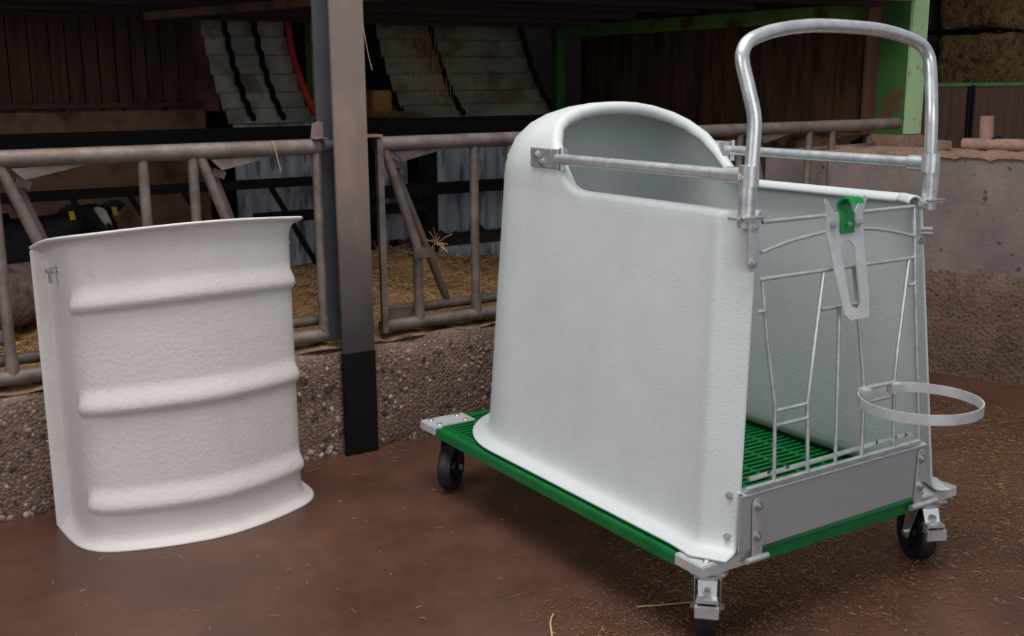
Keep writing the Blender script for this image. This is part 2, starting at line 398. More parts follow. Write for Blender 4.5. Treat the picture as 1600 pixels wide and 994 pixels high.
# ------------------------------------------------------------------ far things
# green steel frame on the right
t = thing('green_column', (3.3, 2.1, .93), 'green painted steel column with its lit edge painted pale at the end of the fence rail', 'column')
b = MB(); b.box((3.26, 2.06, .99), (3.38, 2.078, 2.3)); b.build('front_flange', M_GPAINT_LIT, t)
b = MB(); b.box((3.262, 2.078, .985), (3.276, 2.26, 2.3)); b.build('web', mat('shaded_column_green', (44, 88, 40), (60, 106, 50), .7, 0, 5, 8, c3=(92, 66, 46), s3=6, t3=(.48, .56)), t)  # shade put into the web's green, with brown rust patches
b = MB(); b.box((3.165, 2.26, .985), (3.38, 2.276, 2.3)); b.build('rear_flange', M_WOOD_RED, t)
b = MB(); b.box((3.225, 2.03, .0), (3.385, 2.29, .985)); b.build('plinth', M_CRUST, t, bevel=.01)
o = MB().beam((3.185, 4.96, 1.616), (3.30, 2.27, 1.622), .06, .085).build('green_beam', mat('lit_beam_green', (96, 146, 70), (124, 168, 84), .65, 0, 5, 8, c3=(96, 86, 56), s3=7, t3=(.55, .66)))  # beam paint lightened to stand for light falling on it
tag(o, 'long green steel beam sloping away above the stained boarding', 'beam')
o = MB().beam((3.14, 5.0, .3), (3.14, 5.0, 1.75), .07, .07, (0, 1, 0)).build('green_post', M_GPAINT)
tag(o, 'thin dark green post at the far end of the green beam', 'post')

# zinc sheet panels of the hay rack
def sheet(x0, x1, z0, z1, y, label):
    b = MB(); vs = []; fs = []; n = max(6, int((x1-x0)/.02))
    for i in range(n+1):
        x = x0+(x1-x0)*i/n; d = .006*math.sin(i*1.57)
        vs += [(x, y+d, z0), (x, y+d, z1), (x, y+d+.01, z1), (x, y+d+.01, z0)]
    for i in range(n):
        for k in range(4): fs.append((i*4+k, i*4+(k+1) % 4, (i+1)*4+(k+1) % 4, (i+1)*4+k))
    fs += [(0, 1, 2, 3), (n*4, n*4+3, n*4+2, n*4+1)]
    b.add(vs, fs); return tag(b.build('zinc_panel', M_ZSHEET, sharp=70), label, 'metal sheet', 'zinc panels of the hay rack')
sheet(.205, .70, .33, 1.14, 3.53, 'tall blue-grey zinc panel left of the steel post')
sheet(.95, 1.135, .33, 1.02, 3.53, 'narrow zinc panel just right of the steel post')
sheet(1.215, 2.6, .33, 1.02, 3.53, 'wide blue-grey zinc panel between post and white calf box')
t = thing('hay_trough', (1.7, 3.35, .33), 'low zinc trough filled with old straw behind the fence', 'trough')
b = MB(); b.box((1.0, 3.33, .30), (2.6, 3.345, .425)); b.build('front_sheet', M_ZSHEET, t)
b = MB(); vs = []; fs = []
for i in range(61):
    x = 1.0+1.6*i/60
    for k in range(6):
        yy = 3.346+.18*k/5; vs.append((x, yy, .40+.075*math.sin(PI*(k+.4)/6)*(1+.35*nz(x*5, k))+.012*nz(x*15, k*2)))
for i in range(60):
    for k in range(5): fs.append((i*6+k, i*6+k+1, (i+1)*6+k+1, (i+1)*6+k))
b.add(vs, fs); b.build('straw_fill', M_BALE_D, t)

t = thing('hay_rack', (0, 3.3, .33), 'black steel hay rack frame with long rails behind the feed fence', 'rack')
b = MB(); b.box((-3.2, 3.29, 1.005), (2.7, 3.34, 1.072)); b.build('top_rail', M_BLACKSTEEL, t)
b = MB(); b.box((-3.2, 3.29, .79), (.62, 3.32, .832)); b.build('lower_rail', M_BLACKSTEEL, t)
b = MB(); b.box((.62, 3.29, .705), (2.7, 3.32, .765)); b.build('lower_rail', M_BLACKSTEEL, t)
for x in (1.13, .66, 2.6, -2.0):
    b = MB(); b.box((x, 3.32, .3), (x+.065, 3.38, 1.03)); b.build('upright', M_BLACKSTEEL, t)
for x0 in (.29, -.12, -.36, -.60, -.84):
    b = MB(); b.beam((x0, 3.31, .80), (x0+.22, 3.31, .40), .02, .028, (0, 1, 0)); b.build('strut', M_BLACKSTEEL, t)
b = MB(); b.box((.62, 3.34, 1.04), (2.7, 3.52, 1.09)); b.build('shelf', M_BLACKSTEEL, t)
b = MB(); b.box((.2, 3.29, .625), (1.13, 3.315, .675)); b.build('middle_rail', M_BLACKSTEEL, t)

def slant(x0, x1, prof, material, label, ribs):
    t = thing('slanted_sheet', ((x0+x1)/2, prof[0][0], prof[0][1]), label, 'metal sheet', 'slanted corrugated sheets over the hay rack')
    pr = catmull([(0, p[0], p[1]) for p in prof], 14); N = len(pr)
    b = MB(); vs = []; fs = []; seg = 6
    pts = []
    for i, p in enumerate(pr):
        tt = (pr[min(i+1, N-1)]-pr[max(i-1, 0)]).normalized(); nn = Vector((0, -tt.z, tt.y))
        f = (i/(N-1)*7) % 1
        pts.append(p+nn*(.030*f))
    for k in range(seg+1):
        x = x0+(x1-x0)*k/seg
        for p in pts: vs.append((x, p.y, p.z))
    for k in range(seg):
        for i in range(N-1): fs.append((k*N+i, k*N+i+1, (k+1)*N+i+1, (k+1)*N+i))
    b.add(vs, fs); o = b.build('sheet', material, t, sharp=25, fix=False)
    md = o.modifiers.new('thick', 'SOLIDIFY'); md.thickness = .006; md.offset = 0
    for x in ribs:
        b = MB(); b.tube([(x+.006*math.sin(i*2.1), p.y-.034, p.z+.02) for i, p in enumerate(pr[::3])], .014, 6); b.build('rib', M_BLACKSTEEL, t)
    return t
PR = [(3.46, 1.085), (3.56, 1.17), (3.66, 1.29), (3.74, 1.42), (3.80, 1.55), (3.84, 1.68)]
slant(.16, .58, PR, M_CORR, 'grey slanted corrugated sheet left of the steel post', (.27, .42))
slant(1.10, 2.02, PR, M_CORR_G, 'mossy slanted corrugated sheet right of the steel post', (1.42, 2.01))
o = MB().tube(catmull([(.61, 3.80, 1.58), (.60, 3.73, 1.42), (.60, 3.62, 1.27), (.61, 3.5, 1.12)], 5), .018, 8).build('red_pole', M_RED)
tag(o, 'bent red painted pole left of the steel post', 'pole')
o = MB().box((.86, 4.1, .3), (.94, 4.18, 1.8)).build('green_prop', MATS['lit_beam_green'])
tag(o, 'green timber prop half hidden behind the steel post', 'post')
t = thing('timber_block', (1.0, 3.7, 1.1), 'short orange-brown timber block on the rack shelf', 'timber')
b = MB(); b.box((.99, 3.62, 1.09), (1.10, 3.72, 1.23)); b.build('block', mat('ochre_timber', (128, 88, 48), (150, 104, 60), .85, 0, 5), t, bevel=.006)
b = MB(); b.box((1.10, 3.70, 1.12), (1.45, 3.75, 1.15)); b.build('lath', M_WOOD_D, t)
for i, x in enumerate((.98, 1.14)):
    b = MB(); b.box((x, 4.3, .3), (x+.13, 4.33, 1.9)); tag(b.build('dark_plank', M_WOOD_RED), ('dark red-brown plank close beside the steel post', 'dark red-brown plank half behind the mossy sheet')[i], 'plank', 'dark planks behind the rack')

# partition boards and straw bales far right
def partition(x0, x1, y, label):
    t = thing('partition_panel', ((x0+x1)/2, y, 0), label, 'partition', 'partition panels far right')
    x = x0+.03
    while x < x1-.03:
        w = min(random.uniform(.14, .2), x1-.03-x)
        b = MB(); b.box((x, y+.01, .1), (x+w-.004, y+.04, 1.22)); b.build('board', M_WOOD_RED, t); x += w
    b = MB(); b.box((x0, y, 1.215), (x1, y+.05, 1.24)); b.build('top_edge', M_GPAINT, t)
    for xx in (x0, x1-.025):
        b = MB(); b.box((xx, y, .1), (xx+.025, y+.05, 1.22)); b.build('side_edge', M_BLACKSTEEL, t)
    return t
partition(4.3, 5.42, 3.2, 'red-brown boarded partition left of the vertical seam')
partition(5.44, 6.7, 3.2, 'red-brown boarded partition at the right picture edge')
def bale(lo, hi, mtl, label, group):
    bm = bmesh.new(); bmesh.ops.create_cube(bm, size=1)
    bmesh.ops.subdivide_edges(bm, edges=bm.edges, cuts=9, use_grid_fill=True)
    c = (Vector(lo)+Vector(hi))/2; d = Vector(hi)-Vector(lo)
    for v in bm.verts:
        p = v.co.copy(); rr = 1-.06*(abs(p.x*2)**6+abs(p.z*2)**6)*.5
        v.co = Vector((c.x+p.x*d.x*rr+random.uniform(-.015, .015), c.y+p.y*d.y+random.uniform(-.02, .02), c.z+p.z*d.z*rr+random.uniform(-.012, .012)))
    me = bpy.data.meshes.new('straw_bale'); bm.to_mesh(me); bm.free()
    for p in me.polygons: p.use_smooth = True
    me.materials.append(mtl); o = bpy.data.objects.new('straw_bale', me); link(o); tag(o, label, 'straw bale', group)
    # loose stalks bristling from the front face
    s = MB()
    for i in range(420):
        p = Vector((random.uniform(lo[0], hi[0]), lo[1]+random.uniform(-.01, .01), random.uniform(lo[2], hi[2])))
        dv = Vector((random.uniform(-1, 1), random.uniform(-.5, -.02), random.uniform(-1, 1))).normalized()*random.uniform(.03, .09)
        sd = dv.cross(Vector((0, 1, 0))).normalized()*.002
        s.add([p-sd, p+sd, p+dv], [(0, 1, 2)])
    tag(s.build('loose_stalks', M_STRAW2 if mtl is M_BALE else M_BALE_D, o, fix=False), kind='stuff')
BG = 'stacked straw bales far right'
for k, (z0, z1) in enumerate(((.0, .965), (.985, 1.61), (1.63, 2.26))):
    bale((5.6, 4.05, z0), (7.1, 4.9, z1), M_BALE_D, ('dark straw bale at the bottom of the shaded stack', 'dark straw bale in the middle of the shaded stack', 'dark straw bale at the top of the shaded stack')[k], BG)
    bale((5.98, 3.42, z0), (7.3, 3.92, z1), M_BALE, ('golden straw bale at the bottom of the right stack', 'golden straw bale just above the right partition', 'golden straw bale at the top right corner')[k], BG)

# pied calf behind the rack
t = thing('calf', (-.6, 4.0, .33), 'black and white calf with yellow ear tags lying behind the feed fence', 'calf')
def skin(name, joints, edges, mtl, parent, sub=2):
    me = bpy.data.meshes.new(name); me.from_pydata([j[0] for j in joints], edges, [])
    o = bpy.data.objects.new(name, me); link(o, parent)
    md = o.modifiers.new('skin', 'SKIN'); md.use_smooth_shade = True
    for i, j in enumerate(joints):
        r = j[1]; me.skin_vertices[0].data[i].radius = r if isinstance(r, tuple) else (r, r)
        me.skin_vertices[0].data[i].use_root = (i == 0)
    sd = o.modifiers.new('sub', 'SUBSURF'); sd.levels = sub; sd.render_levels = sub
    me.materials.append(mtl); return o
CALF = [((-.90, 4.10, .50), .17), ((-1.15, 4.15, .49), .17), ((-1.33, 4.18, .46), .11), ((-.68, 4.05, .52), .15), ((-.53, 3.98, .57), .085), ((-.42, 3.92, .64), .075), ((-.385, 3.86, .655), .07), ((-.355, 3.76, .59), .05), ((-.345, 3.72, .545), .042),
        ((-.70, 3.92, .40), .055), ((-.55, 3.80, .37), .035), ((-.72, 3.78, .355), .03), ((-1.2, 4.02, .40), .09), ((-1.0, 3.92, .38), .05), ((-1.15, 3.84, .355), .03)]
skin('body', CALF, [(0, 1), (1, 2), (0, 3), (3, 4), (4, 5), (5, 6), (6, 7), (7, 8), (3, 9), (9, 10), (10, 11), (1, 12), (12, 13), (13, 14)], M_COWB, t)
for sx, nm in ((-1, 'ear'), (1, 'ear')):
    e = Vector((-.40, 3.88, .675)); d = Vector((sx*.82, -.1, .12 if sx > 0 else .05)).normalized()
    b = MB(); w = Vector((0, -.35, .94)); vs = []; fs = []
    rows = [(.03, .012), (.06, .034), (.09, .042), (.12, .034), (.145, .014), (.155, .003)]
    for (l, h) in rows:
        for k in range(8):
            an = 2*PI*k/8; q = e+d*l+w*h*math.cos(an)+Vector((0, 1, .2))*(.008*math.sin(an)); vs.append(q)
    for i in range(len(rows)-1):
        for k in range(8): fs.append((i*8+k, i*8+(k+1) % 8, (i+1)*8+(k+1) % 8, (i+1)*8+k))
    fs.append(tuple(range(40, 48))); b.add(vs, fs); ear = b.build('ear', M_COWB, t)
    c = e+d*.10+Vector((0, -.02, -.01))
    b = MB(); b.prism([c+Vector((-.014, 0, .012)), c+Vector((.010, 0, .012)), c+Vector((.018, 0, -.028)), c+Vector((-.008, 0, -.030))], (0, -.004, 0)); tag(b.build('ear_tag', M_TAG, ear), 'yellow ear tag')
b = MB()
pl = [(-.41, 3.785, .70), (-.385, 3.783, .705), (-.355, 3.775, .69), (-.335, 3.715, .60), (-.35, 3.70, .56), (-.37, 3.71, .60)]
b.prism(pl, (0, .03, -.004)); b.build('blaze', M_COWW, t, bevel=.006)
# second calf: pinkish-white flank low on the left
t = thing('calf', (-1.0, 2.9, .33), 'pinkish white calf lying low beside the left fence upright', 'calf')
C2 = [((-1.02, 2.75, .50), .13), ((-.85, 2.85, .50), .13), ((-.66, 2.95, .48), .10), ((-1.15, 2.70, .52), .09), ((-1.24, 2.62, .58), .06), ((-1.28, 2.55, .55), .05), ((-1.1, 2.62, .40), .04), ((-1.0, 2.55, .37), .03)]
skin('body', C2, [(0, 1), (1, 2), (0, 3), (3, 4), (4, 5), (0, 6), (6, 7)], mat('pink_white_hide', (70, 55, 52), (126, 102, 98), .85, 0, 16, 8, .8, 40), t)

# ------------------------------------------------------------------ steel post (H section)
t = thing('steel_post', (-.025, 1.76, 0), 'rusty H-section steel post with black painted foot in the middle of the fence', 'post')
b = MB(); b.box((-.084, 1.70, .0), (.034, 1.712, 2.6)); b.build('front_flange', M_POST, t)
b = MB(); b.box((-.029, 1.712, .0), (-.021, 1.835, 2.6)); b.build('web', M_POST_D, t)
b = MB(); b.box((-.084, 1.835, .0), (.034, 1.847, 2.6)); b.build('rear_flange', M_POST_D, t)
b = MB(); b.box((-.0855, 1.6975, .0), (.0355, 1.714, .365)); b.build('black_foot', M_SLEEVE, t)

# ------------------------------------------------------------------ feed fence
FY = 1.80
def fence(name, x0, x1, units, singles, label):
    t = thing(name, ((x0+x1)/2, FY, .37), label, 'fence', 'feed fence sections')
    R = .026
    b = MB(); b.tube([(x0, FY, 1.062), (x1, FY, 1.062)], R, 14); b.build('top_rail', M_FENCE, t)
    b = MB(); b.tube([(x0, FY, .418), (min(x1, 2.32), FY, .418)], .023, 12); b.build('bottom_rail', M_FENCE, t)
    b = MB(); b.tube([(x0+.03, FY+.045, .462), (min(x1, 2.32), FY+.045, .462)], .018, 12); b.build('locking_rail', M_FENCE_D, t)
    def upright(x, r=.0165):
        b = MB(); b.tube([(x, FY, 1.05), (x, FY, .50), (x+.001, FY, .47), (x+.002, FY, .415)], [r, r, r*1.15, r*1.35], 12); b.build('upright', M_FENCE, t)
    for x in singles: upright(x)
    for d, bend, lean in units:
        b = MB(); b.tube([(d, FY, 1.045), (d+bend, FY-.004, .70), (d+bend+.004, FY, .66), (d+bend+.004, FY, .50), (d+bend+.005, FY, .415)], [.017, .017, .017, .017, .023], 12); b.build('yoke_bar', M_FENCE, t)
        b = MB(); b.tube([(d+.045, FY+.04, 1.0), (d+.045+lean, FY+.05, .50), (d+.05+lean*1.05, FY+.045, .465)], [.015, .015, .008], 12); b.build('locking_bar', M_FENCE_D, t)
        b = MB(); b.prism([(d+.03, FY-.012, 1.035), (d+.24, FY-.004, 1.04), (d+.24, FY-.004, 1.036), (d+.065, FY-.012, 1.0)], (0, .012, 0)); b.build('gusset_plate', M_FENCE, t)
        b = MB(); b.box((d+.042, FY+.018, .975), (d+.085, FY+.062, 1.0), Matrix.Rotation(.35, 3, 'Y')); b.build('bar_collar', M_FENCE, t)
        b = MB(); b.box((d+bend-.022, FY-.026, .655), (d+bend+.06, FY-.021, .69)); b.box((d+bend-.022, FY+.021, .655), (d+bend+.06, FY+.026, .69)); b.tube([(d+bend-.021, FY+.023*math.cos(a), .6725+0*a) for a in (0, PI)], .004, 6); b.build('clamp', M_FENCE_D, t)
    return t
fence('feed_fence', -2.4, -.10, [(-1.085, .13, .17), (-.50, .12, .17), (-1.68, .12, .17)], (-1.105, -.679, -.525, -1.27, -.108), 'worn steel feed fence section left of the post, behind the loose panel')
ft = fence('feed_fence', .11, 2.86, [(.145, .115, .21), (.76, .115, .2), (1.90, .10, .2)], (.505, .66, 1.12, 1.28, 1.83, 2.255, 2.405), 'worn steel feed fence section right of the post, running behind the calf box')
b = MB(); b.box((.104, FY-.03, .40), (.126, FY-.012, 1.08)); b.build('end_flat_bar', M_FENCE, ft)
b = MB(); b.box((.128, FY+.02, .425), (.25, FY+.028, .475)); b.build('hinge_plate', M_FENCE_D, ft)
# coupling of rail and post
t = thing('rail_bracket', (-.09, 1.79, 1.09), 'bent rusty bracket tying the fence rail to the post', 'bracket')
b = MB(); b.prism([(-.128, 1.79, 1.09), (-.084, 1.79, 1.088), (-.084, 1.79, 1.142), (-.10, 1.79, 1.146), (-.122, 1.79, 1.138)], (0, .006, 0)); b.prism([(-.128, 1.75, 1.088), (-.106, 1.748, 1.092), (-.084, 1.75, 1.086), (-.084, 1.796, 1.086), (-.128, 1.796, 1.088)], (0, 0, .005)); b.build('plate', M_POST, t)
b = MB(); b.tube([(-.105, 1.80, 1.062), (-.02, 1.80, 1.062)], .02, 10); b.build('sleeve', M_POST_D, t)
t = thing('bolt_bracket', (.08, 1.79, 1.08), 'small rusty plate with bolt right of the post', 'bracket')
b = MB(); b.box((.034, 1.77, 1.088), (.125, 1.83, 1.096)); b.build('plate', M_CRUST, t)
b = MB(); b.tube([(.06, 1.795, 1.094), (.06, 1.795, 1.115)], .011, 6); b.build('bolt', M_FENCE, t)

# ------------------------------------------------------------------ loose roof panel standing on end
t = thing('roof_panel', (-.69, 1.43, 0), 'loose white ribbed calf-box roof panel standing on end against the fence', 'roof panel')
LB = Vector((-.685, 1.615, 0)); LROT = Matrix.Rotation(.06, 3, 'Z')
def lid_profile(off):
    # local: x across, y forward depth (towards the viewer is -y)
    P = [(-.328, .0), (-.328, .06), (-.326, .13), (-.316, .183), (-.288, .226), (-.235, .257), (-.14, .291), (-.05, .311), (0, .314)]
    P = P+[(-x, d) for x, d in reversed(P[:-1])]
    C = catmull([(x, d, 0) for x, d in P], 6)
    out = []
    for i, p in enumerate(C):
        tt = (C[min(i+1, len(C)-1)]-C[max(i-1, 0)]).normalized(); nn = Vector((-tt.y, tt.x, 0))
        out.append(p+nn*off)
    return out
def lid_pt(p, z): q = LROT@Vector((p.x, -p.y, 0)); return (LB.x+q.x, LB.y+q.y, z)
def lid_top(p): return .830+.25*max(p.y, 0)*.98
RIBS = (.660, .385, .112)
rows = []
zs = [0, .004, .010, .022, .040]
zz = .055
while zz < .80: zs.append(zz); zz += .009
ntop = 7
def rib_off(f, z, topz):
    o = 0
    for rz in RIBS:
        d = (z-rz)
        if -.019 < d < .06:
            o = max(o, (math.cos(d/.019*PI/2) if d < 0 else (.5+.5*math.cos(d/.06*PI)))*.0205)
    e = min(1, max(0, (f-.165)/.04)) * min(1, max(0, (.80-f)/.05))
    return o*e*e*(3-2*e)
fl = {0: .040, 1: .034, 2: .016, 3: .005, 4: .001}
b = MB(); vs = []; fs = []
base = lid_profile(0); NP = len(base)
side_lip = [(-.365, .002), (-.345, -.001)]
allrows = []
for i, z in enumerate(zs):
    P = lid_profile(fl.get(i, 0))
    row = []
    for k, p in enumerate(P):
        f = k/(NP-1); r = rib_off(f, z, 0)
        row.append((p, z, r, k))
    allrows.append(row)
NRMS = [(lid_profile(.01)[k]-base[k])/.01 for k in range(NP)]
grid = []
for row in allrows:
    L = []
    for p, z, r, k in row:
        zt = lid_top(base[k]); s = z/.80*(zt-.06) if z > .06 else z
        s = z if z <= .06 else .06+(z-.06)*(zt-.05-.06)/(.80-.06)
        L.append(lid_pt(p+NRMS[k]*r, s))
    grid.append(L)
for dz, off in ((.044, .002), (.028, .006), (.016, .014), (.008, .028), (.005, .040), (.0, .046)):
    grid.append([lid_pt(base[k]+NRMS[k]*off, lid_top(base[k])-dz) for k in range(NP)])
# side lips (flat outward bands along both long edges)
for L in grid:
    z0, z1 = L[0][2], L[-1][2]
    zt0 = lid_top(base[0])
    zo = min(max(z0, .006), zt0-.012); zm = min(max(z0, .001), zt0-.003)
    a = [lid_pt(Vector((-.372, -.006, 0)), zo), lid_pt(Vector((-.360, -.006, 0)), zm), lid_pt(Vector((-.335, -.002, 0)), z0)]
    c = [lid_pt(Vector((.335, -.002, 0)), z1), lid_pt(Vector((.360, -.006, 0)), zm), lid_pt(Vector((.372, -.006, 0)), zo)]
    L[:0] = a; L.extend(c)
NC = len(grid[0])
for L in grid: vs += L
for i in range(len(grid)-1):
    for k in range(NC-1): fs.append((i*NC+k, i*NC+k+1, (i+1)*NC+k+1, (i+1)*NC+k))
b.add(vs, fs); lid = b.build('panel_shell', M_LID, t, sharp=60, fix=False)
md = lid.modifiers.new('thick', 'SOLIDIFY'); md.thickness = .006; md.offset = 0
def wing_bolt(p, nrm):
    p = Vector(p); n = Vector(nrm).normalized()
    b = MB(); b.tube([p, p+n*.035], .006, 8); b.tube([p+n*.004, p+n*.007], .015, 12); b.tube([p+n*.010, p+n*.02], .010, 6); b.tube([p+n*.024, p+n*.024+Vector((0, 0, -.035))], .005, 8)
    return b.build('wing_bolt', M_ZINC, t)
wing_bolt(lid_pt(Vector((-.325, .10, 0)), .775), LROT@Vector((-1, 0, 0)))
wing_bolt(lid_pt(Vector((.323, .10, 0)), .79), LROT@Vector((1, 0, 0)))

# ------------------------------------------------------------------ calf box on castors
CB = thing('calf_box', (.45, .62, 0), 'white fibreglass calf box on a green slatted deck with castors and wire gate', 'calf box')
ZP = .215; LEN = 1.314; WID = .90; CX = .45
# deck: green frame, slats, corner plates
b = MB(); b.box((.155, .003, ZP-.032), (WID-.155, .034, ZP-.003)); b.box((.155, LEN-.034, ZP-.032), (WID-.155, LEN-.003, ZP-.003))
b.box((.003, .095, ZP-.032), (.034, LEN-.095, ZP-.003)); b.box((WID-.034, .095, ZP-.032), (WID-.003, LEN-.095, ZP-.003))
deck = b.build('deck_frame', M_GREEN, CB, bevel=.003)
b = MB()
y = .04
while y < LEN-.04:
    b.box((.03, y, ZP-.024), (WID-.03, y+.0105, ZP-.001)); y += .0245
for i in range(9):
    x = .034+i*(WID-.082)/8; b.box((x, .03, ZP-.03), (x+.014, LEN-.03, ZP-.003))
tag(b.build('slatted_grating', M_GREEN, deck), kind='stuff')
for (x, y, sx, sy) in ((0, 0, 1, 1), (WID, 0, -1, 1), (0, LEN, 1, -1), (WID, LEN, -1, -1)):
    b = MB(); a = (x, y); c = (x+sx*.155, y+sy*.095)
    b.box((min(a[0], c[0]), min(a[1], c[1]), ZP-.026), (max(a[0], c[0]), max(a[1], c[1]), ZP+.002))
    cp = b.build('corner_plate', M_GALV_DULL, CB, bevel=.003)
    for u, v in ((.03, .02), (.125, .02), (.03, .075), (.125, .075)): b = MB(); q = Vector((x+sx*u, y+sy*v, ZP+.002)); b.tube([q, q+Vector((0, 0, .002)), q+Vector((0, 0, .004))], [.009, .008, .004], 12); b.build('screw', M_ZINC, cp)

# castors
def castor(x, y, ang, brake):
    """ang: horizontal heading of the wheel offset (trail) in radians from +x"""
    d = Vector((math.cos(ang), math.sin(ang), 0)); s = Vector((-d.y, d.x, 0)); o = Vector((x, y, 0)); Z = Vector((0, 0, 1))
    R = .074; tr = .028; ax = o+d*tr+Z*R
    b = MB(); b.beam(o+Z*.186-d*.045, o+Z*.186+d*.045, .075, .006); b.tube([o+Z*.184, o+Z*.178, o+Z*.174], [.034, .046, .046], 22); b.tube([o+Z*.174, o+Z*.164], [.046, .034], 22)
    c = b.build('castor', M_GALV, CB)
    tp = [(.046, -.018), (.060, -.023), (R-.005, -.021), (R, -.012), (R, .012), (R-.005, .021), (.060, .023), (.046, .018)]
    b = MB(); b.lathe(tp, 36, ax, s, Z); b.build('tyre', M_RUBBER, c)
    b = MB(); b.lathe([(.010, -.02), (.018, -.02), (.022, -.008), (.047, -.006), (.047, .006), (.022, .008), (.018, .02), (.010, .02)], 28, ax, s, Z); b.build('wheel_hub', M_RUBBER, c)
    b = MB()
    for k in (-1, 1):
        q = s*(.028*k); w = s*.003*k
        b.prism([o-d*.026+Z*.172+q, o+d*.03+Z*.172+q, ax+d*.016+Z*.004+q, ax+d*.008-Z*.014+q, ax-d*.010-Z*.012+q, ax-d*.022+Z*.02+q], w)
    b.beam(o-d*.026+Z*.168, o+d*.032+Z*.168, .062, .006); b.build('fork', M_GALV if brake else M_RUBBER, c)
    for k in (-1, 1):
        b = MB(); b.tube([ax+s*(.029*k), ax+s*(.039*k)], .009, 6); b.build('axle_nut', M_ZINC, c)
    if brake:
        b = MB(); e = d*(-1)
        p = o+e*.028; b.prism([p+Z*.165+s*.022, p+Z*.165-s*.022, p+e*.02+Z*.118-s*.020, p+e*.02+Z*.118+s*.020], e*.005)
        b.beam(p+e*.024+Z*.128+s*.024, p+e*.024+Z*.128-s*.024, .03, .008)
        b.beam(p+e*.040+Z*.104+s*.027, p+e*.040+Z*.104-s*.027, .012, .026)
        b.beam(p+e*.020+Z*.116+s*.024, p+e*.040+Z*.113+s*.024, .004, .014); b.beam(p+e*.020+Z*.116-s*.024, p+e*.040+Z*.113-s*.024, .004, .014)
        b.build('brake_pedal', M_GALV, c)
        b = MB(); b.tube([p+e*.012+Z*.143, p+e*.022+Z*.142], .010, 8); b.build('brake_screw', M_ZINC, c)
    return c
castor(.065, .05, math.radians(46), True)
castor(.835, .05, math.radians(66), True)
castor(.085, 1.25, math.radians(-140), False)
castor(.835, 1.262, math.radians(-100), False)

# hutch shell
WZ = [(.222, .380), (.972, .3125), (1.02, .3105), (1.06, .304), (1.11, .284), (1.15, .247), (1.175, .203), (1.195, .140), (1.205, .080), (1.208, .03)]
YB = [(.222, 1.22), (.972, 1.192), (1.02, 1.188), (1.06, 1.180), (1.11, 1.158), (1.15, 1.118), (1.175, 1.072), (1.195, 1.010), (1.205, .955), (1.208, .925)]
RZ = [(.222, .30), (.972, .25), (1.06, .245), (1.11, .232), (1.15, .205), (1.175, .165), (1.195, .105), (1.205, .055), (1.208, .02)]
RIM = [(.972, .640), (.977, .678), (.988, .708), (1.005, .728), (1.03, .750), (1.06, .776), (1.11, .820), (1.15, .862), (1.175, .886), (1.195, .900), (1.205, .903), (1.208, .904)]
ARC = 14
def contour(z, off=0, front=True, start=None):
    w = interp(WZ, z)+off; yb = interp(YB, z)+off; R = interp(RZ, z)+off
    yf = .045*(z-.215)/.775-off*.35
    L = []
    if front:
        L += [(-(w-dx), yf+dy) for dx, dy in ((.035, 0), (.030, .009), (.025, .018), (.015, .037), (.005, .055), (-.005, .068), (-.0085, .080), (-.005, .094))]
        for k in range(1, 11): L.append((-w, yf+.10+(.60-yf-.10)*k/10))
    s = .640 if start is None else start
    e = yb-R
    for k in range(8): L.append((-w, s+(e-s)*k/8))
    for k in range(ARC+1):
        a = PI/2*k/ARC; L.append((-(w-R)-R*math.cos(a), e+R*math.sin(a)))
    for k in range(1, 5): L.append((-(w-R)*(1-k/4), yb))
    return L+[(-x, y) for x, y in reversed(L[:-1])]
NF = 18
b = MB(); vs = []; fs = []; R1 = []
lowz = [(.2225, .052), (.2235, .046), (.2245, .026), (.2285, .010), (.237, .003), (.252, 0)]+[(.252+(.972-.252)*k/30, 0) for k in range(1, 31)]
for z, off in lowz: R1.append([Vector((CX+x, y, z)) for x, y in contour(z, off)])
NC = len(R1[0])
for L in R1: vs += L
for i in range(len(R1)-1):
    for k in range(NC-1): fs.append((i*NC+k, (i+1)*NC+k, (i+1)*NC+k+1, i*NC+k+1))
top0 = (len(R1)-1)*NC
uz = [.977, .988, 1.005, 1.03, 1.06, 1.085, 1.11, 1.13, 1.15, 1.165, 1.175, 1.186, 1.195, 1.201, 1.205, 1.208]
prev = list(range(top0+NF, top0+NC-NF)); left_rim = []; right_rim = []
for z in uz:
    L = [Vector((CX+x, y, z)) for x, y in contour(z, 0, False, interp(RIM, z))]
    cur = list(range(len(vs), len(vs)+len(L))); vs += L
    for k in range(len(L)-1): fs.append((prev[k], cur[k], cur[k+1], prev[k+1]))
    left_rim.append(cur[0]); right_rim.append(cur[-1]); prev = cur
n = len(prev)
for k in range(n//2): 
    a, c, d, e = prev[k], prev[n-1-k], prev[n-2-k], prev[k+1]
    fs.append((a, c, d, e) if len({a, c, d, e}) == 4 else (a, c, e))
bound = list(range(top0, top0+NF+1))+left_rim+list(reversed(right_rim))+list(range(top0+NC-NF-1, top0+NC))
RR = .016; BP = [vs[i] for i in bound]; NB = len(BP); rings = []; hist = None
for j in range(NB):
    p = BP[j]; tt = (BP[min(j+1, NB-1)]-BP[max(j-1, 0)]).normalized()
    tgt = Vector((CX, p.y, .95)) if p.z < 1.0 else Vector((CX, p.y, 1.0))
    if j < 6: tgt = Vector((CX, .25, p.z))
    if j >= NB-6: tgt = Vector((CX, .25, p.z))
    n_ = tgt-p; n_ -= tt*n_.dot(tt); n_.normalize()
    e_ = tt.cross(n_)
    want = Vector((0, -.8, .6)) if p.z > 1.0 else Vector((0, -.3, 1))
    if e_.dot(want) < 0: e_ = -e_
    rings.append((p, n_, e_))
pr = bound
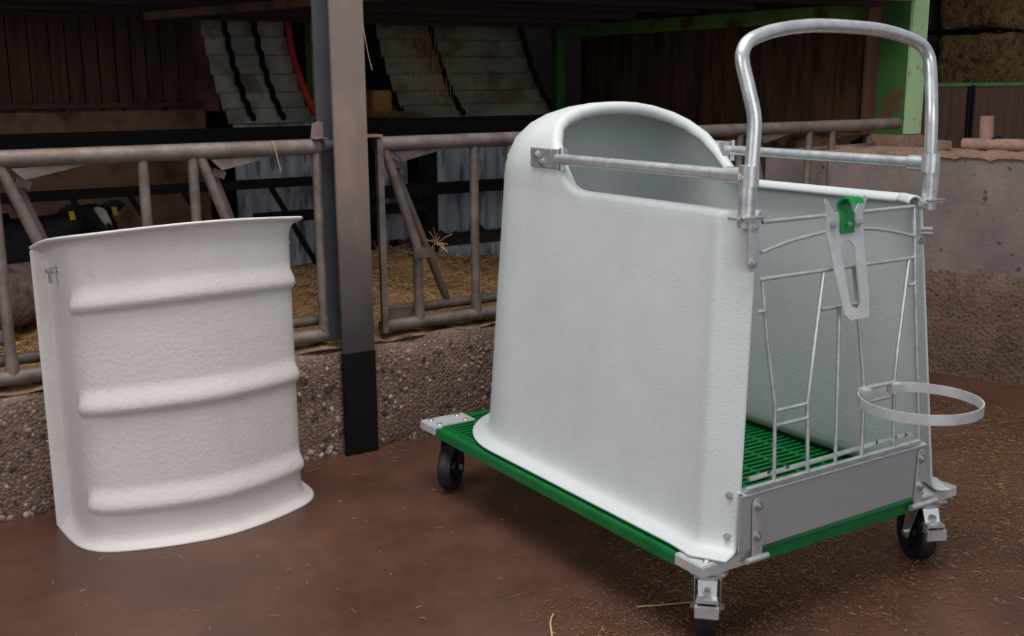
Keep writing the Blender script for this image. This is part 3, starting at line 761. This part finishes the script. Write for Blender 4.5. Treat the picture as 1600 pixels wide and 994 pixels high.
for q in range(1, 9):
    th_ = PI*1.05*q/8; cur = []
    for (p, n_, e_) in rings:
        vs.append(p+n_*(RR*(1-math.cos(th_)))+e_*(RR*math.sin(th_))); cur.append(len(vs)-1)
    for j in range(NB-1): fs.append((pr[j], cur[j], cur[j+1], pr[j+1]))
    pr = cur
b.add(vs, fs); shell = b.build('hutch_shell', M_SHELL, CB, sharp=70)
md = shell.modifiers.new('thick', 'SOLIDIFY'); md.thickness = .005; md.offset = 0
GK = .045/.775
def G(x, z, off=-.012): return Vector((x, off+GK*(z-.215), z))
GN = Vector((0, -1, GK)).normalized()
for z in (.352, .257):
    q = Vector((CX-interp(WZ, z)+.023, .045*(z-.215)/.775+.021, z)); bolt(q, (-.86, -.5, 0), .009, shell)
for x, z in ((.720, .966), (.725, .880)): bolt(G(x, z, -.003), GN, .009, shell)

# push handle (hoop) with clamps
HR = .0155
def hoop_path():
    L = [(.142, .048, .955), (.146, .046, 1.03), (.152, .046, 1.13), (.154, .048, 1.19), (.146, .060, 1.25), (.139, .072, 1.30), (.142, .078, 1.325), (.160, .083, 1.347), (.195, .087, 1.361), (.25, .091, 1.374), (.33, .096, 1.384), (.42, .099, 1.388)]
    L += [(.90-x, y, z) for x, y, z in reversed(L[:-1])]
    return catmull(L, 5)
b = MB(); b.tube([(x, y, z) for x, y, z in hoop_path()], HR, 16); hoop = b.build('push_handle', M_GALV, CB)
for x in (.142, .762):
    b = MB(); b.tube([(x, .05, .955), (x, .048, 1.045), (x+.003*(1 if x < .5 else -1), .047, 1.085)], HR+.0035, 16); b.build('socket', M_GALV, hoop)
    b = MB(); b.beam((x-.03, .05, .975), (x+.03, .05, .975), .05, .006); b.build('foot_plate', M_GALV, hoop)
    b = MB(); b.tube([(x-.035, .028, .978), (x+.03, .028, .978)], .004, 8); b.build('foot_pin', M_ZINC, hoop)
# side rails
for sx in (-1, 1):
    x = CX+sx*.31
    b = MB(); b.tube([(x, .06, 1.066), (x, .755, 1.066)], .0145, 14); rail = b.build('side_rail', M_GALV, CB)
    b = MB(); b.tube([(x, .045, 1.066), (x, .11, 1.066)], .019, 14); b.tube([(x-.004*sx, .048, 1.045), (x-.004*sx, .048, 1.09)], .022, 16); b.build('clamp', M_GALV, rail)
    # bracket folded around the rim and bolted to the shell
    xo = CX+sx*.3125
    b = MB(); b.box((min(xo, xo+sx*.005), .775, 1.040), (max(xo, xo+sx*.005), .875, 1.092)); b.box((min(xo-sx*.03, xo+sx*.005), .745, 1.040), (max(xo-sx*.03, xo+sx*.005), .775, 1.092)); br = b.build('rim_bracket', M_GALV, rail, bevel=.002)
    bolt((xo+sx*.005, .845, 1.075), (sx, 0, 0), .009, rail); bolt((xo+sx*.005, .82, 1.056), (sx, 0, 0), .009, rail)
    b = MB(); b.tube([(x, .735, 1.036), (x, .735, 1.096)], .007, 10); b.build('pivot_pin', M_ZINC, rail)
    bolt((x-.012, .052, 1.066), (-.5, -1, 0), .008, rail)

# wire gate
def bar(pts, r=.0048, parent=None, name='wire_bar', off=-.012):
    b = MB(); b.tube([G(x, z, off) for x, z in pts], r, 10); return b.build(name, M_GALV, parent)
b = MB()
fr = [(.160, .967), (.690, .967), (.704, .62), (.724, .376), (.150, .376), (.158, .6)]
b.tube([G(.174, .967), G(.683, .967)], .0052, 10); b.tube([G(.683, .967), G(.692, .789), G(.704, .625), G(.722, .376)], .0052, 10)
b.tube([G(.120, .374), G(.724, .376)], .0058, 10); b.tube([G(CX-interp(WZ, z)+.047, z, .03) for z in (.967, .6, .374)], .0052, 10)
gate = b.build('gate_frame', M_GALV, CB)
bar(catmull([(.170, .901), (.259, .918), (.361, .929), (.43, .932), (.497, .928), (.581, .918), (.685, .895)], 5), parent=gate)
bar([(.164, .842), (.691, .843)], parent=gate)
bar([(.173, .838), (.189, .694), (.212, .556), (.209, .375)], parent=gate)
bar([(.158, .771), (.180, .770)], parent=gate)
bar([(.368, .838), (.339, .674), (.317, .545), (.318, .375)], parent=gate)
for z in (.539, .505): bar([(.213, z), (.317, z)], parent=gate); bar([(.512, z+.004), (.621, z+.004)], parent=gate)
bar([(.361, .753), (.484, .753)], parent=gate)
bar([(.420, .752), (.420, .663), (.412, .375)], parent=gate)
bar([(.470, .841), (.483, .755), (.497, .653), (.511, .548), (.505, .374)], parent=gate)
bar([(.668, .841), (.633, .634), (.621, .547), (.623, .375)], parent=gate)
bar([(.665, .777), (.694, .777)], parent=gate)
# kick plate with folded top
b = MB(); b.prism([G(.096, .232, -.014), G(.735, .236, -.014), G(.748, .362, -.014), G(.104, .360, -.014)], (0, .004, 0))
kp = b.build('kick_plate', M_KICK, gate)
b = MB(); b.prism([G(.112, .360, -.016), G(.748, .362, -.016), G(.748, .366, -.012), G(.112, .364, -.012)], (0, .024, .004))
b.build('folded_edge', M_GALV, gate)
b = MB(); b.tube([G(.152, .384, .012), G(.716, .389, .012)], .006, 8); b.build('edge_tube', M_GALV, gate)
for x in (.21, .27, .58, .65, .69):
    b = MB(); b.tube([G(x, .388, .008), G(x+.008, .394, .008)], .003, 6); b.build('cable_tie', M_RUBBER, gate)
for xa, zz, tilt in ((.148, (.215, .352), .003), (.717, (.217, .357), .014)):
    b = MB(); w = .0145; pl = []
    x0 = xa-tilt*.5; x1 = xa+tilt*.5
    pl = [G(x0-w, zz[0], -.018), G(x0+w, zz[0], -.018), G(x1+w, zz[1]-w, -.018)]
    pl += [G(x1+w*math.cos(a), zz[1]-w+w*math.sin(a), -.018) for a in (PI*.2, PI*.35, PI*.5, PI*.65, PI*.8)]+[G(x1-w, zz[1]-w, -.018)]
    b.prism(pl, (0, -.004, 0)); b.build('hinge_strap', M_GALV, gate)
    for z in (.332, .262): bolt(G(xa+(z-.29)*.06, z, -.022), GN, .010, gate)
    b = MB(); b.tube([G(xa-.035, .211, -.022), G(xa+(.03 if xa < .5 else .065), .211, -.022)], .0075, 12); b.build('hinge_pin', M_GALV, gate)
b = MB(); b.prism([G(.129, .972, -.016), G(.163, .972, -.016), G(.160, .872, -.016), G(.152, .862, -.016), G(.134, .862, -.016), G(.126, .872, -.016)], (0, .004, 0)); b.build('upper_strap', M_GALV, gate)
bolt(G(.147, .958, -.016), GN, .010, gate); bolt(G(.142, .880, -.016), GN, .010, gate)
b = MB(); b.tube([G(.70, .912, -.016), G(.745, .908, -.016)], .006, 8); b.tube([G(.70, .902, -.016), G(.745, .898, -.016)], .006, 8); b.build('wire_catch', M_GALV, gate)
# teat bottle holder: sheet with slot, two horns, leaning out at the foot
def HP(x, z):
    lean = max(0, (.93-z))/.2*.042
    q = G(x, z, -.018); q.y -= lean; return q
bm = bmesh.new()
outer = [(-.0625, .966), (-.0625, .930), (-.046, .770), (-.042, .745), (-.028, .731), (.036, .731), (.041, .745), (.046, .770), (.0625, .930), (.0625, .966)]
horn_r = [(.068, .985), (.075, .999), (.068, 1.006), (.058, 1.003), (.030, .966)]
horn_l = [(-.030, .966), (-.058, 1.003), (-.066, 1.006), (-.068, .998), (-.064, .985)]
outer = outer+horn_r+horn_l
slot = [(.024*math.cos(a), .884+.024*math.sin(a)) for a in [PI*k/8 for k in range(9)]]+[(-.019+.019-.019*math.cos(a), .772-.017*math.sin(a)) for a in [PI*k/8 for k in range(9)]]
HC = .431
edges = []
for ring in (outer, slot):
    V = [bm.verts.new((HC+x, z, 0)) for x, z in ring]
    for i in range(len(V)): edges.append(bm.edges.new((V[i], V[(i+1) % len(V)])))
bmesh.ops.triangle_fill(bm, use_beauty=True, edges=edges, normal=(0, 0, 1))
bmesh.ops.bisect_plane(bm, geom=list(bm.verts)+list(bm.edges)+list(bm.faces), plane_co=(0, .93, 0), plane_no=(0, 1, 0))
for v in bm.verts: v.co = HP(v.co.x, v.co.y)
me = bpy.data.meshes.new('bottle_holder'); bm.to_mesh(me); bm.free(); me.materials.append(M_GALV_DULL)
hold = link(bpy.data.objects.new('bottle_holder', me), gate)
md = hold.modifiers.new('thick', 'SOLIDIFY'); md.thickness = .003
b = MB()
cl = [(-.0225, 0), (.0225, 0)]
pf = [(-.024, .924), (-.024, .968), (-.016, .978), (-.014, .990), (-.022, .998), (-.034, 1.004), (-.046, 1.003), (-.052, .994)]
vs = []; fs = []
for (o, z) in pf:
    for x in (-.0225, .0225):
        q = G(HC+.004+x, z, o); vs += [q, q+Vector((0, .006, .003 if z > .99 else 0))]
for i in range(len(pf)-1):
    a = i*4; fs += [(a, a+2, a+6, a+4), (a+1, a+5, a+7, a+3), (a, a+4, a+5, a+1), (a+2, a+3, a+7, a+6)]
fs += [(0, 1, 3, 2), (len(pf)*4-4, len(pf)*4-2, len(pf)*4-1, len(pf)*4-3)]
b.add(vs, fs); tag(b.build('bottle_clip', M_CLIP, gate), 'bright green plastic clip')
bolt(G(HC+.003, .945, -.026), GN, .005, gate); bolt(G(.389, .946, -.021), GN, .008, gate); bolt(G(.474, .944, -.021), GN, .008, gate)
# bucket ring
b = MB(); RC = Vector((.564, -.112, .529)); r = .136
b.lathe([(r, -.012), (r+.0035, -.012), (r+.0035, .012), (r, .012)], 64, RC, (0, 0, 1), (1, 0, 0)); b.build('bucket_ring', M_GALV_DULL, gate)
for x, z in ((.508, .533), (.621, .530)):
    b = MB(); q = G(x, z, -.012); b.box((q.x-.014, q.y-.02, z-.014), (q.x+.010, q.y+.008, z+.014)); b.build('ring_lug', M_GALV_DULL, gate, bevel=.002)

# ------------------------------------------------------------------ small things on the right wall
t0 = MB().tube([(2.87, 1.33, .955), (2.862, 1.33, 1.105)], .03, 16).build('pipe_stub', M_CRUST)
tag(t0, 'short upright rusty pipe stub on the right wall', 'pipe')
t0 = MB().tube([(2.80, 1.40, .985), (2.98, .95, .985)], .026, 12).build('lying_pipe', M_CRUST)
tag(t0, 'rusty pipe lying along the top of the right wall', 'pipe')
b = MB(); b.box((2.66, 1.42, .958), (2.76, 1.50, 1.0)); tag(b.build('brick', M_CRUST, bevel=.006), 'dusty brick on the right wall beside the hoop handle', 'brick')
t0 = MB().tube(catmull([(2.83, 1.30, .99), (2.85, 1.26, 1.02), (2.88, 1.24, .99)], 5), .005, 6).build('wire_scrap', M_BLACKSTEEL)
tag(t0, 'small curl of dark wire beside the pipe stub', 'wire')

# ------------------------------------------------------------------ straw and litter (uncountable)
def strands(name, n, place, lmin, lmax, w, mtl, label, flat=.12, parent=None):
    s = MB()
    for i in range(n):
        p = place()
        if p is None: continue
        p = Vector(p); a = random.random()*2*PI; l = random.uniform(lmin, lmax); ww = w*random.uniform(.6, 1.4)
        d = Vector((math.cos(a), math.sin(a), random.uniform(-flat, flat)))*l; sd = Vector((-math.sin(a), math.cos(a), 0))*ww
        mid = p+d*.5+sd*random.uniform(-4, 4)+Vector((0, 0, random.uniform(0, l*flat)))
        u = Vector((0, 0, ww))
        s.add([p-sd, p+sd, p+u, mid-sd, mid+sd, mid+u, p+d], [(0, 1, 4, 3), (1, 2, 5, 4), (2, 0, 3, 5), (3, 4, 6), (4, 5, 6), (5, 3, 6)])
    o = s.build(name, mtl, parent, fix=False)
    return tag(o, label, 'straw', kind='stuff')
def litter_density(x, y):
    """drift of litter running under the cart's front edge and out to the right"""
    c = .16+.10*math.sin(x*1.7+.5)+.12*max(0, x-.6)
    w = .19+.20*max(0, x)
    return math.exp(-((y-c+.02)/w)**2)
def place_litter():
    for _ in range(30):
        x = random.uniform(-.25, 2.3); y = random.uniform(-.6, 1.1)
        if random.random() < litter_density(x, y)*(1 if x > .15 else .55): return (x, y, random.uniform(.001, .010))
def place_floor():
    return (random.uniform(-1.2, 2.5), random.uniform(-.5, 1.68), .002)
def place_kerbfoot():
    return (random.uniform(-.4, 2.3), 1.72-abs(random.gauss(0, .06)), .002+random.random()*.004)
strands('floor_litter', 16000, place_litter, .004, .020, .0006, M_STRAW2, 'brown straw litter drifted under and beside the calf box')
strands('pale_litter', 900, place_litter, .006, .034, .0007, M_STRAW1, 'paler straw stalks in the litter drift')
strands('scattered_straw', 260, place_floor, .006, .04, .0007, M_STRAW1, 'single straw stalks scattered on the wet floor')
strands('kerb_foot_straw', 420, place_kerbfoot, .01, .04, .0008, M_STRAW2, 'thin straw along the foot of the kerb')
crumb = MB()
for i in range(34000):
    p = place_litter()
    if not p: continue
    s = random.uniform(.001, .0036); R = Matrix.Rotation(random.random()*6, 3, 'Z')
    crumb.add([R@Vector((a*s*1.4, b_*s, c*s*.7))+Vector((p[0], p[1], s*.4)) for a, b_, c in ((1, 0, 0), (-1, 0, 0), (0, 1, 0), (0, -1, 0), (0, 0, 1))], [(0, 2, 4), (2, 1, 4), (1, 3, 4), (3, 0, 4)])
tag(crumb.build('litter_crumbs', M_CRUMB, fix=False), 'dark crumbly litter on the floor around the calf box', 'litter', kind='stuff')
def place_pen():
    x = random.uniform(-1.6, 2.25); y = random.uniform(2.06, 3.28); return (x, y, bedz(x, y)+.004)
strands('pen_straw', 5200, place_pen, .03, .11, .0014, M_STRAW1, 'loose golden straw bedding behind the feed fence', .3)
strands('pen_straw', 3800, place_pen, .03, .11, .0016, M_STRAW2, 'loose brown straw bedding behind the feed fence', .35)
def place_kerbtop(): return (random.uniform(-1.6, 2.3), random.uniform(1.78, 2.03), .392)
strands('kerb_straw', 1500, place_kerbtop, .015, .07, .001, M_STRAW2, 'short straw lying on top of the kerb', .2)
def place_shelf(): return (random.gauss(1.06, .07), random.uniform(3.42, 3.52), 1.095+abs(random.gauss(0, .012)))
strands('shelf_straw', 700, place_shelf, .02, .06, .0012, M_STRAW2, 'small heap of straw on the rack shelf beside the post', .3)
s = MB()
for i in range(240):
    x = random.choice((1.30, 1.34, 1.20, 1.5))+random.gauss(0, .05); k = random.random(); y0 = 3.78-.22*k; z0 = 1.56-.34*k
    p = Vector((x, y0-.075, z0+.02)); l = random.uniform(.03, .11)
    d = Vector((random.uniform(-.4, .4), -.1, -1))*l; w = Vector((.0009, 0, 0))
    s.add([p-w, p+w, p+d+w, p+d-w], [(0, 1, 2, 3)])
tag(s.build('hanging_straw', M_STRAW2, fix=False), 'wisps of straw hanging from the mossy slanted sheet', 'straw', kind='stuff')
# tuft caught on the yoke clamp and a few long stalks
s = MB()
for i in range(22):
    p = Vector((.335, 1.785, .70)); d = Vector((random.uniform(-1, 1), random.uniform(-1, .2), random.uniform(-.8, 1.2))).normalized()*random.uniform(.03, .075)
    s.tube([p, p+d*.5+Vector((0, 0, .004)), p+d], .0012, 4)
tag(s.build('straw_tuft', M_STRAW1), 'tuft of straw caught on the fence yoke clamp', 'straw', kind='stuff')
def stalk(pts, r, label, mtl=M_STRAW1):
    tag(MB().tube(catmull(pts, 4), r, 6).build('straw_stalk', mtl), label, 'straw', 'single long straw stalks')
stalk([(-.16, .345, .004), (-.20, .30, .012), (-.235, .24, .006)], .0025, 'long curved stalk lying at the bottom edge of the floor')
stalk([(.03, .26, .006), (.10, .22, .010), (.17, .20, .006)], .0018, 'long pale stalk in front of the nearest castor')
stalk([(-.27, 1.775, 1.088), (-.26, 1.77, 1.05), (-.245, 1.775, .99)], .0016, 'straw stalk looped over the left fence rail')
stalk([(.055, 1.69, 1.31), (.045, 1.695, 1.36), (.03, 1.695, 1.45)], .0012, 'thin straw stalk hanging on the right edge of the post')
stalk([(1.30, .02, .006), (1.36, -.03, .012), (1.42, -.05, .006)], .003, 'thick pale stalk on the floor at the right picture edge')
